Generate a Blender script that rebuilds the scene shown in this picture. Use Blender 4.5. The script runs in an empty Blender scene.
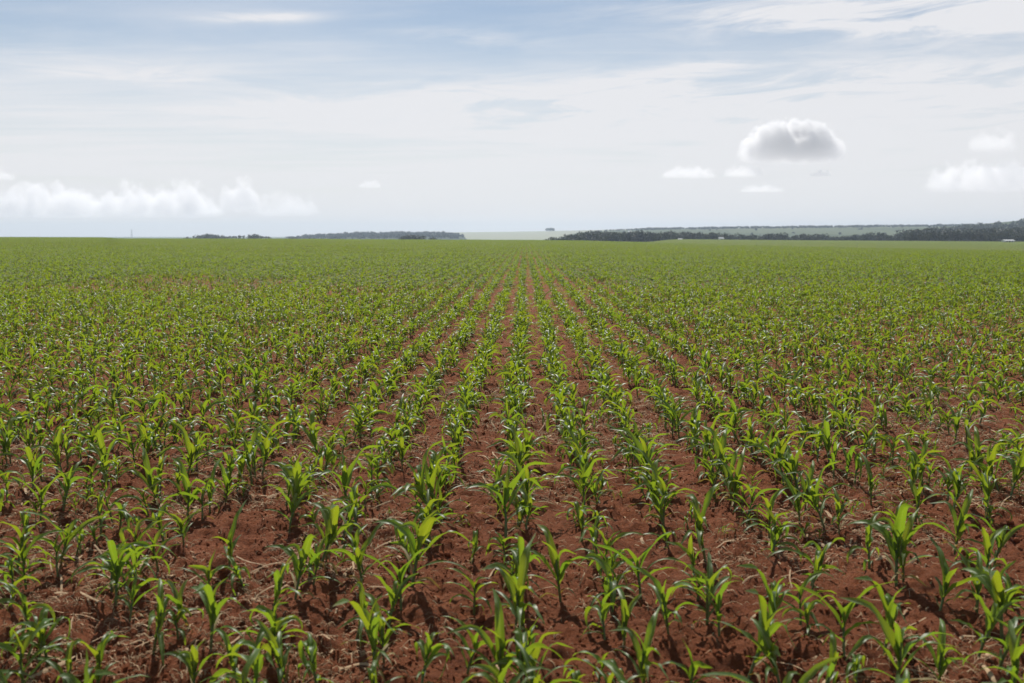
import bpy, math, random
import numpy as np

random.seed(7)
RNG = np.random.default_rng(11)
PI = math.pi
S = bpy.context.scene
C = S.collection

# ------------------------------------------------------------------ camera
CAM_H = 1.70
cam_d = bpy.data.cameras.new("camera")
cam = bpy.data.objects.new("camera", cam_d)
C.objects.link(cam)
cam_d.sensor_width = 36.0
cam_d.lens = 36.0 * 995.0 / 1024.0
cam_d.clip_start = 0.05
cam_d.clip_end = 60000.0
FPX, EYE_Y, VAN_X = 995.0, 235.0, 525.0
PITCH = math.atan((341.5 - EYE_Y) / FPX)
YAW = math.atan((VAN_X - 512.0) / math.hypot(FPX, 341.5 - EYE_Y))
cam.location = (0, 0, CAM_H)
cam.rotation_euler = (PI / 2 - PITCH, 0, YAW)
cam_d.dof.use_dof = True
cam_d.dof.focus_distance = 9.5
cam_d.dof.aperture_fstop = 3.2
S.camera = cam

# ------------------------------------------------------------------ light and sky
SUN_EL, SUN_AZ = math.radians(46), math.radians(-8)      # azimuth measured from +Y towards +X: the sun stands ahead of the camera
sun_d = bpy.data.lights.new("sun", "SUN")
sun_d.energy = 4.8
sun_d.angle = math.radians(0.6)
sun_d.color = (1.0, 0.95, 0.87)
sun = bpy.data.objects.new("sun", sun_d)
C.objects.link(sun)
sun.rotation_euler = (-(PI / 2 - SUN_EL), 0, -SUN_AZ)
S.view_settings.view_transform = 'Standard'
S.view_settings.look = 'None'
S.view_settings.exposure = 0.0
S.view_settings.gamma = 1.0
S.view_settings.use_curve_mapping = False
S.cycles.max_bounces = 8
S.cycles.diffuse_bounces = 3
S.cycles.glossy_bounces = 2
S.cycles.transmission_bounces = 4
S.cycles.transparent_max_bounces = 8
S.cycles.volume_bounces = 10
S.cycles.volume_step_rate = 0.6
S.cycles.use_denoising = True
S.cycles.denoiser = 'OPENIMAGEDENOISE'
S.cycles.denoising_input_passes = 'RGB_ALBEDO_NORMAL'
S.cycles.caustics_reflective = False
S.cycles.caustics_refractive = False


class Nodes:
    """Short way to write a node tree."""
    def __init__(self, tree):
        self.t = tree
        tree.nodes.clear()

    def n(self, kind, ins=None, **props):
        nd = self.t.nodes.new(kind)
        for k, v in props.items():
            setattr(nd, k, v)
        for k, v in (ins or {}).items():
            s = nd.inputs[k]
            if isinstance(v, bpy.types.NodeSocket):
                self.t.links.new(v, s)
            else:
                s.default_value = v
        return nd

    def math(self, op, a, b=0.0, c=0.0, clamp=False):
        return self.n('ShaderNodeMath', {0: a, 1: b, 2: c}, operation=op, use_clamp=clamp).outputs[0]

    def mix(self, f, a, b, blend='MIX'):
        nd = self.n('ShaderNodeMix', None, data_type='RGBA', blend_type=blend, clamp_factor=True)
        for s, v in ((nd.inputs[0], f), (nd.inputs[6], a), (nd.inputs[7], b)):
            if isinstance(v, bpy.types.NodeSocket):
                self.t.links.new(v, s)
            else:
                s.default_value = v if not isinstance(v, tuple) or len(v) == 4 else (*v, 1)
        return nd.outputs[2]

    def noise(self, vec, scale, detail=4, rough=0.55, dist=0.0):
        return self.n('ShaderNodeTexNoise', {'Vector': vec, 'Scale': scale, 'Detail': detail, 'Roughness': rough, 'Distortion': dist}).outputs[0]

    def smooth(self, v, a, b, lo=0.0, hi=1.0):
        return self.n('ShaderNodeMapRange', {0: v, 1: a, 2: b, 3: lo, 4: hi}, interpolation_type='SMOOTHSTEP').outputs[0]

    def ramp(self, f, stops):
        nd = self.n('ShaderNodeValToRGB', {0: f})
        el = nd.color_ramp.elements
        while len(el) < len(stops):
            el.new(0.5)
        for e, (p, c) in zip(el, stops):
            e.position = p
            e.color = (*c, 1)
        return nd.outputs[0]


world = bpy.data.worlds.new("World")
S.world = world
world.use_nodes = True
W = Nodes(world.node_tree)
sky = W.n('ShaderNodeTexSky', None, sky_type='NISHITA', sun_disc=False, sun_elevation=SUN_EL, sun_rotation=SUN_AZ,
          air_density=1.0, dust_density=0.4, ozone_density=1.2, altitude=300)
dirn = W.n('ShaderNodeTexCoord').outputs['Generated']
sep = W.n('ShaderNodeSeparateXYZ', {0: dirn})
zc = W.math('MAXIMUM', sep.outputs[2], 0.0)
den = W.math('ADD', zc, 0.045)
px_ = W.math('DIVIDE', sep.outputs[0], den)
py_ = W.math('DIVIDE', sep.outputs[1], den)
pl = W.n('ShaderNodeCombineXYZ', {0: px_, 1: py_, 2: 0.0}).outputs[0]
warp = W.n('ShaderNodeMapping', {'Vector': pl, 'Location': (3.1, 0.4, 0), 'Rotation': (0, 0, math.radians(-16)), 'Scale': (0.30, 0.80, 1)}).outputs[0]
n1 = W.noise(warp, 1.0, 7, 0.58, 0.7)
warp2 = W.n('ShaderNodeMapping', {'Vector': pl, 'Location': (7.7, 2.2, 3), 'Rotation': (0, 0, math.radians(24)), 'Scale': (0.55, 2.2, 1)}).outputs[0]
n2 = W.noise(warp2, 1.3, 8, 0.62, 0.5)
# sheets of ice cloud, each by its bearing and height above the horizon (degrees), length, thickness, slope and strength
az = W.math('ARCTAN2', sep.outputs[0], sep.outputs[1])
el = W.math('ARCSINE', sep.outputs[2])
SHEETS = [(19, 11.6, 13, 1.2, -0.03, 0.75), (27, 10.6, 9, 0.8, -0.03, 0.45), (12, 7.6, 17, 1.5, 0.03, 0.55), (22, 6.0, 16, 1.3, 0.01, 0.40), (-1, 7.4, 8, 1.3, 0.06, 0.35),
          (9.5, 9.2, 4.5, 0.35, 0.16, 0.45), (-14.8, 11.6, 3.4, 0.28, 0.05, 0.70), (-22, 8.6, 8, 0.8, -0.06, 0.30), (-12, 6.9, 7, 0.8, 0.05, 0.30), (-3, 10.8, 4, 0.5, -0.04, 0.28)]
tot = None
for a0, e0, la, le, sl, st in SHEETS:
    da = W.math('SUBTRACT', az, math.radians(a0))
    de = W.math('SUBTRACT', W.math('SUBTRACT', el, math.radians(e0)), W.math('MULTIPLY', da, sl))
    qa = W.math('DIVIDE', da, math.radians(la)); qe = W.math('DIVIDE', de, math.radians(le))
    r2 = W.math('ADD', W.math('MULTIPLY', qa, qa), W.math('MULTIPLY', qe, qe))
    g = W.math('MULTIPLY', W.math('EXPONENT', W.math('MULTIPLY', r2, -1.0)), st)
    tot = g if tot is None else W.math('ADD', tot, g)
fib = W.n('ShaderNodeCombineXYZ', {0: W.math('MULTIPLY', az, 7.0), 1: W.math('SUBTRACT', W.math('MULTIPLY', el, 46.0), W.math('MULTIPLY', az, 2.2)), 2: 0.0}).outputs[0]
n3 = W.noise(fib, 1.0, 8, 0.66, 0.8)
thin = W.math('ADD', W.math('MULTIPLY', W.smooth(n1, 0.34, 0.68), 0.34), W.math('MULTIPLY', W.smooth(n2, 0.48, 0.80), 0.20))
thin = W.math('MULTIPLY', thin, W.smooth(el, math.radians(10), math.radians(45), 1.0, 0.45))   # the veil thins out overhead
thick = W.math('MULTIPLY', tot, W.smooth(n3, 0.34, 0.64, 0.14, 1.6))
low = W.smooth(el, math.radians(0.0), math.radians(13.5), 1.0, 0.02)   # the veil seen edge on towards the horizon
cirrus = W.math('ADD', W.math('ADD', thin, thick), low, clamp=True)
CLOUD = (11.3, 11.25, 11.5, 1)                                # ice cloud lit by the sun, on the same physical scale as the sky
skyc = W.mix(W.math('MULTIPLY', cirrus, 0.93), sky.outputs[0], CLOUD)
bg = W.n('ShaderNodeBackground', {'Color': skyc, 'Strength': 0.075})
wo = W.n('ShaderNodeOutputWorld', {'Surface': bg.outputs[0]})


# ------------------------------------------------------------------ helpers
def tag(o, label=None, cat=None, group=None, kind=None):
    for k, v in (("label", label), ("category", cat), ("group", group), ("kind", kind)):
        if v:
            o[k] = v
    return o


def mesh_np(name, verts, faces, mat=None, uv=None, smooth=True):
    """A mesh from arrays; faces all quads or all tris."""
    me = bpy.data.meshes.new(name)
    v = np.asarray(verts, dtype=np.float32)
    f = np.asarray(faces, dtype=np.int32)
    k = f.shape[1]
    me.vertices.add(len(v))
    me.vertices.foreach_set("co", v.ravel())
    me.loops.add(f.size)
    me.loops.foreach_set("vertex_index", f.ravel())
    me.polygons.add(len(f))
    me.polygons.foreach_set("loop_start", np.arange(0, f.size, k, dtype=np.int32))
    me.polygons.foreach_set("use_smooth", np.full(len(f), smooth))
    if uv is not None:
        l = me.uv_layers.new(name="uv")
        l.data.foreach_set("uv", np.asarray(uv, dtype=np.float32)[f.ravel()].ravel())
    me.update(calc_edges=True)
    me.validate()
    if mat:
        me.materials.append(mat)
    return me


class Bag:
    """Collects pieces into one mesh with several materials."""
    def __init__(self):
        self.v, self.f, self.uv, self.m, self.n = [], [], [], [], 0

    def add(self, v, f, uv=None, m=0):
        v = np.asarray(v, float)
        f = np.asarray(f, int)
        if f.shape[1] == 3:
            f = np.concatenate([f, f[:, 2:3]], 1)
        self.v.append(v)
        self.f.append(f + self.n)
        self.uv.append(np.zeros((len(v), 2)) if uv is None else uv)
        self.m.append(np.full(len(f), m))
        self.n += len(v)

    def mesh(self, name, mats, smooth=True):
        v = np.concatenate(self.v); f = np.concatenate(self.f); uv = np.concatenate(self.uv); m = np.concatenate(self.m)
        me = bpy.data.meshes.new(name)
        tri = f[:, 2] == f[:, 3]
        lens = np.where(tri, 3, 4)
        loops = np.concatenate([r[:3] if t else r for r, t in zip(f, tri)]) if tri.any() else f.ravel()
        me.vertices.add(len(v)); me.vertices.foreach_set("co", v.astype(np.float32).ravel())
        me.loops.add(len(loops)); me.loops.foreach_set("vertex_index", loops.astype(np.int32))
        me.polygons.add(len(f))
        me.polygons.foreach_set("loop_start", np.concatenate([[0], np.cumsum(lens)[:-1]]).astype(np.int32))
        me.polygons.foreach_set("use_smooth", np.full(len(f), smooth))
        for x in mats:
            me.materials.append(x)
        me.polygons.foreach_set("material_index", m.astype(np.int32))
        l = me.uv_layers.new(name="uv")
        l.data.foreach_set("uv", uv[loops].astype(np.float32).ravel())
        me.update(calc_edges=True)
        return me


def obj(name, me, parent=None, loc=None):
    o = bpy.data.objects.new(name, me)
    C.objects.link(o)
    if parent:
        o.parent = parent
    if loc is not None:
        o.location = loc
    return o


def hash2(ix, iy, seed):
    h = (ix.astype(np.int64) * 374761393 + iy.astype(np.int64) * 668265263 + seed * 1274126177) & 0xFFFFFFFF
    h = ((h ^ (h >> 13)) * 1274126177) & 0xFFFFFFFF
    h = (h ^ (h >> 16)) & 0xFFFFFFFF
    return h / 4294967295.0


def vnoise(x, y, seed=0):
    ix, iy = np.floor(x), np.floor(y)
    fx, fy = x - ix, y - iy
    fx, fy = fx * fx * (3 - 2 * fx), fy * fy * (3 - 2 * fy)
    a, b = hash2(ix, iy, seed), hash2(ix + 1, iy, seed)
    c, d = hash2(ix, iy + 1, seed), hash2(ix + 1, iy + 1, seed)
    return (a * (1 - fx) + b * fx) * (1 - fy) + (c * (1 - fx) + d * fx) * fy


def fbm(x, y, seed=0, octs=3):
    s, a, t = 0, 0.5, 0
    for k in range(octs):
        s = s + a * vnoise(x * 2 ** k + 17.3 * k, y * 2 ** k - 9.1 * k, seed + k)
        t += a
        a *= 0.5
    return s / t


def sstep(x, a, b):
    t = np.clip((x - a) / (b - a), 0, 1)
    return t * t * (3 - 2 * t)


def at(px, py, Y):
    """The place Y metres ahead that stands at column px and row py of the photograph (rows of corn run along +Y)."""
    x, y, z = (px - 512) / FPX, 1.0, -(py - 341.5) / FPX
    c, s = math.cos(PITCH), math.sin(PITCH)
    y, z = y * c + z * s, -y * s + z * c
    c, s = math.cos(YAW), math.sin(YAW)
    x, y = x * c - y * s, x * s + y * c
    k = Y / y
    return x * k, Y, CAM_H + z * k


def U(px):
    return (px - VAN_X) / FPX


# ------------------------------------------------------------------ the lie of the land
U_KEYS = np.array([-0.9, -0.53, -0.428, -0.412, -0.33, -0.22, -0.10, 0.0, 0.06, 0.12, 0.25, 0.40, 0.52, 0.9])
Z_KEYS = np.array([0.85, 0.80, 0.70, 0.36, 0.30, 0.20, -0.06, -0.16, -0.40, -1.00, -1.70, -2.3, -2.8, -3.0])      # height of the field 320 m out


def land(x, y):
    """Height of the land without clods."""
    x = np.asarray(x, float); y = np.asarray(y, float)
    yy = np.maximum(y, 1.0)
    u = np.clip(x / yy, -0.9, 0.9)
    ze = np.interp(u, U_KEYS, Z_KEYS)
    z = ze * sstep(yy, 20, 330)
    right = sstep(u, 0.04, 0.16)
    fall_left = sstep(yy, 335, 620)
    fall_right = sstep(yy, 640, 900)
    f = fall_left * (1 - right) + fall_right * right
    z = z * (1 - f) + (-9.0) * f
    return np.where(y < 1.0, 0.0, z)


ROW, ROW0 = 0.46, -0.08


def relief(x, y):
    """Clods, dents and the low ridge of each row."""
    fade = 1 - sstep(np.hypot(x, y), 12, 40)
    n = 0.055 * (fbm(x * 1.7, y * 1.7, 3, 3) - 0.5)
    n = n + 0.080 * (np.abs(fbm(x * 6.0, y * 6.0, 9, 4) - 0.5) * 2 - 0.25)
    n = n + 0.050 * (fbm(x * 14, y * 16, 21, 3) - 0.5)
    n = n + 0.016 * (vnoise(x * 36, y * 36, 25) - 0.5)
    n = n - 0.010 * np.cos((x - ROW0) / ROW * 2 * PI + 2.2 * (fbm(x * 0.6, y * 0.3, 41, 2) - 0.5)) * -1
    return n * fade


def ground_z(x, y):
    return land(x, y) + relief(np.asarray(x, float), np.asarray(y, float))


# ------------------------------------------------------------------ materials
def material(name):
    m = bpy.data.materials.new(name)
    m.use_nodes = True
    return m, Nodes(m.node_tree)


def finish(N, shader, disp=None):
    N.n('ShaderNodeOutputMaterial', {'Surface': shader})


def soil_material():
    m, N = material("red_soil")
    pos = N.n('ShaderNodeNewGeometry').outputs['Position']
    big = N.noise(pos, 0.35, 4, 0.6)
    mid = N.noise(pos, 3.0, 6, 0.65)
    fine = N.noise(pos, 42.0, 8, 0.78)
    col = N.ramp(N.math('ADD', N.math('MULTIPLY', mid, 0.40), N.math('MULTIPLY', fine, 0.60)),
                 [(0.33, (0.060, 0.017, 0.007)), (0.45, (0.225, 0.068, 0.026)), (0.55, (0.340, 0.115, 0.050)), (0.66, (0.430, 0.195, 0.105))])
    col = N.mix(N.smooth(big, 0.35, 0.65, 0.0, 0.4), col, (0.270, 0.088, 0.038))
    # chaff trodden into the soil
    st = N.n('ShaderNodeMapping', {'Vector': pos, 'Rotation': (0, 0, 0.6), 'Scale': (1, 3.2, 1)}).outputs[0]
    st = N.noise(st, 26.0, 3, 0.6, 1.2)
    chaff = N.math('MULTIPLY', N.smooth(st, 0.60, 0.72), N.smooth(N.noise(pos, 1.1, 3, 0.6), 0.36, 0.64, 0.08, 0.85))
    col = N.mix(chaff, col, (0.43, 0.30, 0.17))
    # far away the land is grown over
    sep = N.n('ShaderNodeSeparateXYZ', {0: pos})
    far = N.smooth(sep.outputs[1], 150, 420)
    patch = N.noise(pos, 0.006, 3, 0.5)
    green = N.ramp(patch, [(0.35, (0.085, 0.120, 0.035)), (0.52, (0.115, 0.150, 0.050)), (0.68, (0.150, 0.160, 0.075))])
    col = N.mix(far, col, green)
    bump = N.n('ShaderNodeBump', {'Height': N.math('ADD', mid, N.math('MULTIPLY', fine, 0.8)), 'Strength': 1.0, 'Distance': 0.06})
    b = N.n('ShaderNodeBsdfPrincipled', {'Base Color': col, 'Roughness': 0.92, 'Specular IOR Level': 0.15, 'Normal': bump.outputs[0]})
    finish(N, b.outputs[0])
    return m


def leaf_material(name, dark, light, trans, tf, rough, spec, rib, tint=0.0):
    """A leaf: dull bluish face, light shining through it, a pale midrib along the middle."""
    m, N = material(name)
    info = N.n('ShaderNodeObjectInfo').outputs['Random']
    geo = N.n('ShaderNodeNewGeometry')
    isl = geo.outputs['Random Per Island']
    r = N.math('FRACT', N.math('ADD', N.math('MULTIPLY', info, 7.31), isl))
    uv = N.n('ShaderNodeUVMap').outputs[0]
    s = N.n('ShaderNodeSeparateXYZ', {0: uv})
    across = N.math('ABSOLUTE', N.math('SUBTRACT', s.outputs[0], 0.5))
    ribf = N.smooth(across, 0.03, 0.10, 1.0, 0.0)
    vein = N.noise(N.n('ShaderNodeMapping', {'Vector': uv, 'Scale': (22, 1.2, 1)}).outputs[0], 1.0, 2, 0.5)
    r2 = N.math('FRACT', N.math('MULTIPLY', r, 13.7))
    col = N.mix(r, dark, light)
    col = N.mix(N.smooth(vein, 0.35, 0.7, 0.0, 0.6), col, light)
    tipdry = N.math('MULTIPLY', N.smooth(s.outputs[1], 0.80, 1.0), N.smooth(r2, 0.55, 0.95))
    col = N.mix(N.math('MULTIPLY', tipdry, 0.8), col, (0.30, 0.22, 0.08))
    col = N.mix(N.math('MULTIPLY', ribf, rib), col, (0.26, 0.33, 0.16))
    tcol = N.mix(r2, trans, (trans[0] * 1.25, trans[1] * 0.95, trans[2] * 0.8))
    b = N.n('ShaderNodeBsdfPrincipled', {'Base Color': col, 'Roughness': rough, 'Specular IOR Level': spec})
    t = N.n('ShaderNodeBsdfTranslucent', {'Color': tcol})
    mx = N.n('ShaderNodeMixShader', {0: tf, 1: b.outputs[0], 2: t.outputs[0]})
    finish(N, mx.outputs[0])
    return m


def plain(name, c1, c2, scale, rough=0.85, spec=0.2, per_island=False, bump=0.3):
    m, N = material(name)
    pos = N.n('ShaderNodeTexCoord').outputs['Object']
    f = N.noise(pos, scale, 4, 0.6)
    col = N.mix(N.smooth(f, 0.3, 0.7), c1, c2)
    if per_island:
        g = N.n('ShaderNodeNewGeometry').outputs['Random Per Island']
        i = N.n('ShaderNodeObjectInfo').outputs['Random']
        r = N.math('FRACT', N.math('ADD', g, N.math('MULTIPLY', i, 5.3)))
        col = N.mix(r, N.mix(0.5, c1, col), N.mix(0.5, c2, col))
    bp = N.n('ShaderNodeBump', {'Height': f, 'Strength': bump, 'Distance': 0.02})
    b = N.n('ShaderNodeBsdfPrincipled', {'Base Color': col, 'Roughness': rough, 'Specular IOR Level': spec, 'Normal': bp.outputs[0]})
    finish(N, b.outputs[0])
    return m


M_SOIL = soil_material()
M_LEAF = leaf_material("corn_leaf", (0.040, 0.095, 0.026), (0.100, 0.180, 0.046), (0.27, 0.45, 0.022), 0.43, 0.43, 0.33, 0.8)
M_WHORL = leaf_material("young_corn_leaf", (0.065, 0.145, 0.032), (0.110, 0.205, 0.042), (0.34, 0.51, 0.022), 0.42, 0.43, 0.32, 0.7)
M_FAR = leaf_material("far_corn_leaf", (0.040, 0.095, 0.026), (0.100, 0.180, 0.046), (0.27, 0.45, 0.022), 0.43, 0.62, 0.24, 0.3)  # same leaf as near, gloss lowered only to quiet distant glints
M_FAR_WHORL = leaf_material("far_young_leaf", (0.065, 0.145, 0.032), (0.110, 0.205, 0.042), (0.34, 0.51, 0.022), 0.42, 0.62, 0.24, 0.3)  # whorl leaf likewise, shine turned down for the far patches
M_DRY = leaf_material("dry_corn_leaf", (0.20, 0.17, 0.06), (0.34, 0.27, 0.12), (0.34, 0.26, 0.05), 0.35, 0.6, 0.2, 0.3)
M_STEM = plain("corn_stem", (0.085, 0.135, 0.045), (0.155, 0.190, 0.075), 22, 0.55, 0.4)
M_CLOD = plain("soil_clod", (0.170, 0.050, 0.021), (0.400, 0.140, 0.064), 9, 0.95, 0.1, True, 0.6)
M_STRAW = plain("dry_straw", (0.22, 0.12, 0.055), (0.56, 0.40, 0.24), 30, 0.8, 0.25, True, 0.2)
M_PALE = leaf_material("far_crop_leaf", (0.110, 0.150, 0.060), (0.170, 0.200, 0.090), (0.33, 0.47, 0.10), 0.5, 0.6, 0.25, 0.2)
M_BARK = plain("bark", (0.060, 0.045, 0.032), (0.130, 0.105, 0.080), 3, 0.9, 0.1)
M_CROWN = leaf_material("tree_leaf", (0.010, 0.020, 0.012), (0.030, 0.045, 0.022), (0.06, 0.085, 0.025), 0.18, 0.6, 0.25, 0.0)
M_CROWN2 = leaf_material("dark_tree_leaf", (0.009, 0.017, 0.011), (0.024, 0.036, 0.020), (0.045, 0.065, 0.022), 0.15, 0.6, 0.25, 0.0)
M_WHITE = plain("white_paint", (0.72, 0.72, 0.70), (0.82, 0.82, 0.80), 2, 0.6, 0.3, False, 0.05)
M_ROOF = plain("light_metal_roof", (0.66, 0.66, 0.66), (0.80, 0.80, 0.79), 1, 0.45, 0.4, False, 0.05)
M_TILE = plain("clay_roof", (0.25, 0.13, 0.09), (0.34, 0.19, 0.13), 1, 0.8, 0.2, False, 0.1)
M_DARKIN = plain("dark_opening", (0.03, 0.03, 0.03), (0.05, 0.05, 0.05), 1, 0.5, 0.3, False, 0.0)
M_STEEL = plain("galvanised_steel", (0.35, 0.36, 0.37), (0.46, 0.47, 0.48), 3, 0.5, 0.5, False, 0.0)


# ------------------------------------------------------------------ ground
def axis(dense_a, dense_b, step, growth, lo, hi, fine_from=None, fine_growth=None):
    a = list(np.arange(dense_a, dense_b + 1e-6, step))
    s = step
    while a[-1] < hi:
        s *= growth
        a.append(a[-1] + s)
    s = step
    left = [dense_a]
    while left[-1] > lo:
        s *= growth
        left.append(left[-1] - s)
    return np.array(left[:0:-1] + a)


gx = axis(-4.4, 4.4, 0.026, 1.055, -5400, 5400)
gy = [2.2]
while gy[-1] < 5400:
    y0 = gy[-1]
    gy.append(y0 + (max(0.016, 0.0042 * y0) if y0 < 22 else 0.0042 * y0 * (1 + min(3.5, (y0 - 22) / 30))))
back, s0 = [2.2], 0.03
while back[-1] > -800:
    s0 *= 1.22
    back.append(back[-1] - s0)
gy = np.array(back[:0:-1] + gy)
GX, GY = np.meshgrid(gx, gy)
GZ = ground_z(GX, GY)
nx, ny = len(gx), len(gy)
idx = np.arange(nx * ny).reshape(ny, nx)
gf = np.stack([idx[:-1, :-1], idx[:-1, 1:], idx[1:, 1:], idx[1:, :-1]], -1).reshape(-1, 4)
print("ground", nx, ny, len(gf))
ground = obj("ground", mesh_np("ground", np.stack([GX, GY, GZ], -1).reshape(-1, 3), gf, M_SOIL))
tag(ground, "red brown soil of the corn field reaching to the horizon", kind="structure")


# ------------------------------------------------------------------ hills beyond the field
def hill_material(name, stops, scale):
    m, N = material(name)
    pos = N.n('ShaderNodeNewGeometry').outputs['Position']
    mp = N.n('ShaderNodeMapping', {'Vector': pos, 'Rotation': (0, 0, 0.35), 'Scale': (1, 0.7, 1)}).outputs[0]
    vo = N.n('ShaderNodeTexVoronoi', {'Vector': mp, 'Scale': scale, 'Randomness': 0.85}, feature='F1')
    hsv = N.n('ShaderNodeSeparateXYZ', {0: vo.outputs['Color']}).outputs[0]
    col = N.ramp(hsv, stops)
    col = N.mix(N.smooth(N.noise(pos, 0.03, 5, 0.6), 0.35, 0.7, 0, 0.35), col, stops[0][1])
    b = N.n('ShaderNodeBsdfPrincipled', {'Base Color': col, 'Roughness': 0.95, 'Specular IOR Level': 0.1})
    finish(N, b.outputs[0])
    return m


HILLS = []


def hill(keys, d0, d1, mat, label, base=-11.0, back=0.35, seed=0):
    ks = sorted(keys)
    us = np.linspace(U(ks[0][0]), U(ks[-1][0]), 90)
    pk = np.array([k[0] for k in ks], float); yk = np.array([k[1] for k in ks], float)
    ts = np.concatenate([np.linspace(0, 1, 26), 1 + back * np.linspace(0.1, 1, 8)])

    def height(u, d):
        px = VAN_X + FPX * u
        top = CAM_H + (EYE_Y - np.interp(px, pk, yk)) / FPX * d1
        end = sstep(u, us[0], us[0] + 0.04) * (1 - sstep(u, us[-1] - 0.008, us[-1])) if True else 1
        t = (d - d0) / (d1 - d0)
        prof = np.where(t <= 1, sstep(t, -0.05, 1.0) * 0.45 + np.clip(t, 0, 1) * 0.55, 1 - sstep((t - 1) / back, 0, 1.0))
        n = (fbm(u * 60 + seed, d / 260.0, 5 + seed, 3) - 0.5) * 3.0 * np.clip(t, 0, 1) * (d1 / 2500.0) * (np.abs(t - 1) > 0.02)
        return base + (top - base) * prof * end + n * 0.5

    uu, tt = np.meshgrid(us, ts)
    dd = d0 + (d1 - d0) * tt
    z = height(uu, dd)
    i = np.arange(uu.size).reshape(uu.shape)
    f = np.stack([i[:-1, :-1], i[:-1, 1:], i[1:, 1:], i[1:, :-1]], -1).reshape(-1, 4)
    o = obj("hill", mesh_np("hill", np.stack([uu * dd, dd, z], -1).reshape(-1, 3), f, mat))
    tag(o, label, kind="structure")
    HILLS.append((us[0], us[-1], d0, d1 * (1 + back) - back * d0 if False else d1, height))
    return height


M_HPALE = hill_material("pale_fields", [(0.2, (0.35, 0.36, 0.26)), (0.5, (0.41, 0.42, 0.32)), (0.8, (0.34, 0.36, 0.25))], 0.0016)
M_HGREEN = hill_material("mixed_fields", [(0.15, (0.060, 0.085, 0.035)), (0.4, (0.11, 0.135, 0.06)), (0.6, (0.17, 0.165, 0.10)), (0.85, (0.08, 0.105, 0.042))], 0.003)
M_HDARK = hill_material("wooded_ground", [(0.2, (0.04, 0.06, 0.025)), (0.8, (0.06, 0.085, 0.035))], 0.004)
h_left = hill([(230, 240), (285, 238), (320, 236.6), (370, 234.6), (430, 234.2), (462, 234.6), (472, 239.5)], 1500, 2500, M_HDARK,
              "low wooded rise behind the left half of the field", seed=1)
h_mid = hill([(380, 236), (430, 233.5), (462, 232.2), (510, 231.8), (556, 231.0), (620, 229.5), (700, 230), (760, 232)], 1900, 3100, M_HPALE,
             "pale green hillside behind the middle of the field", seed=2)
h_right = hill([(540, 236), (590, 231.5), (640, 229.4), (700, 228.6), (780, 227.6), (860, 226.8), (940, 225.8), (1030, 225), (1150, 226)], 1150, 2450, M_HGREEN,
               "long hillside of pastures behind the right half of the field", seed=3)
h_end = hill([(880, 230), (930, 227.6), (970, 224.6), (1000, 222.0), (1026, 219.6), (1070, 217), (1180, 219)], 980, 1750, M_HGREEN,
             "higher hill at the right end of the horizon", seed=4)
h_far = hill([(900, 227), (930, 225.4), (955, 224.2), (985, 224.6), (1010, 226)], 4300, 5000, M_HGREEN,
             "distant blue hill on the skyline behind the pastures", seed=5)


# ------------------------------------------------------------------ scattering of countless things
def src_object(name, me, coll):
    o = bpy.data.objects.new(name, me)
    coll.objects.link(o)
    return o


def scatter(name, label, meshes, pts, rot, scl, pick):
    """ONE object that carries a mass of small alike pieces, set on points."""
    coll = bpy.data.collections.new(name + "_sources")       # never linked to the scene: it only feeds the nodes
    for k, me in enumerate(meshes):
        src_object("%s_source_%03d" % (name, k), me, coll)
    me = bpy.data.meshes.new(name)
    pts = np.asarray(pts, np.float32)
    me.vertices.add(len(pts))
    me.vertices.foreach_set("co", pts.ravel())
    a = me.attributes.new("turn", 'FLOAT_VECTOR', 'POINT'); a.data.foreach_set("vector", np.asarray(rot, np.float32).ravel())
    scl = np.asarray(scl, np.float32)
    if scl.ndim == 1:
        scl = np.repeat(scl[:, None], 3, 1)
    a = me.attributes.new("size", 'FLOAT_VECTOR', 'POINT'); a.data.foreach_set("vector", scl.ravel())
    a = me.attributes.new("pick", 'INT', 'POINT'); a.data.foreach_set("value", np.asarray(pick, np.int32))
    o = obj(name, me)
    g = bpy.data.node_groups.new(name + "_nodes", 'GeometryNodeTree')
    g.interface.new_socket("Geometry", in_out='INPUT', socket_type='NodeSocketGeometry')
    g.interface.new_socket("Geometry", in_out='OUTPUT', socket_type='NodeSocketGeometry')
    N = Nodes(g)
    gi = N.n('NodeGroupInput'); go = N.n('NodeGroupOutput')
    ci = N.n('GeometryNodeCollectionInfo', {'Collection': coll, 'Separate Children': True, 'Reset Children': True}, transform_space='ORIGINAL')

    def attr(nm, ty):
        nd = N.n('GeometryNodeInputNamedAttribute', {'Name': nm}, data_type=ty)
        return nd.outputs[0]
    e = N.n('FunctionNodeEulerToRotation', {0: attr("turn", 'FLOAT_VECTOR')})
    io = N.n('GeometryNodeInstanceOnPoints', {'Points': gi.outputs[0], 'Instance': ci.outputs[0], 'Pick Instance': True,
                                              'Instance Index': attr("pick", 'INT'), 'Rotation': e.outputs[0], 'Scale': attr("size", 'FLOAT_VECTOR')})
    g.links.new(io.outputs[0], go.inputs[0])
    md = o.modifiers.new("scatter", 'NODES')
    md.node_group = g
    tag(o, label, kind="stuff")
    return o


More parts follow.
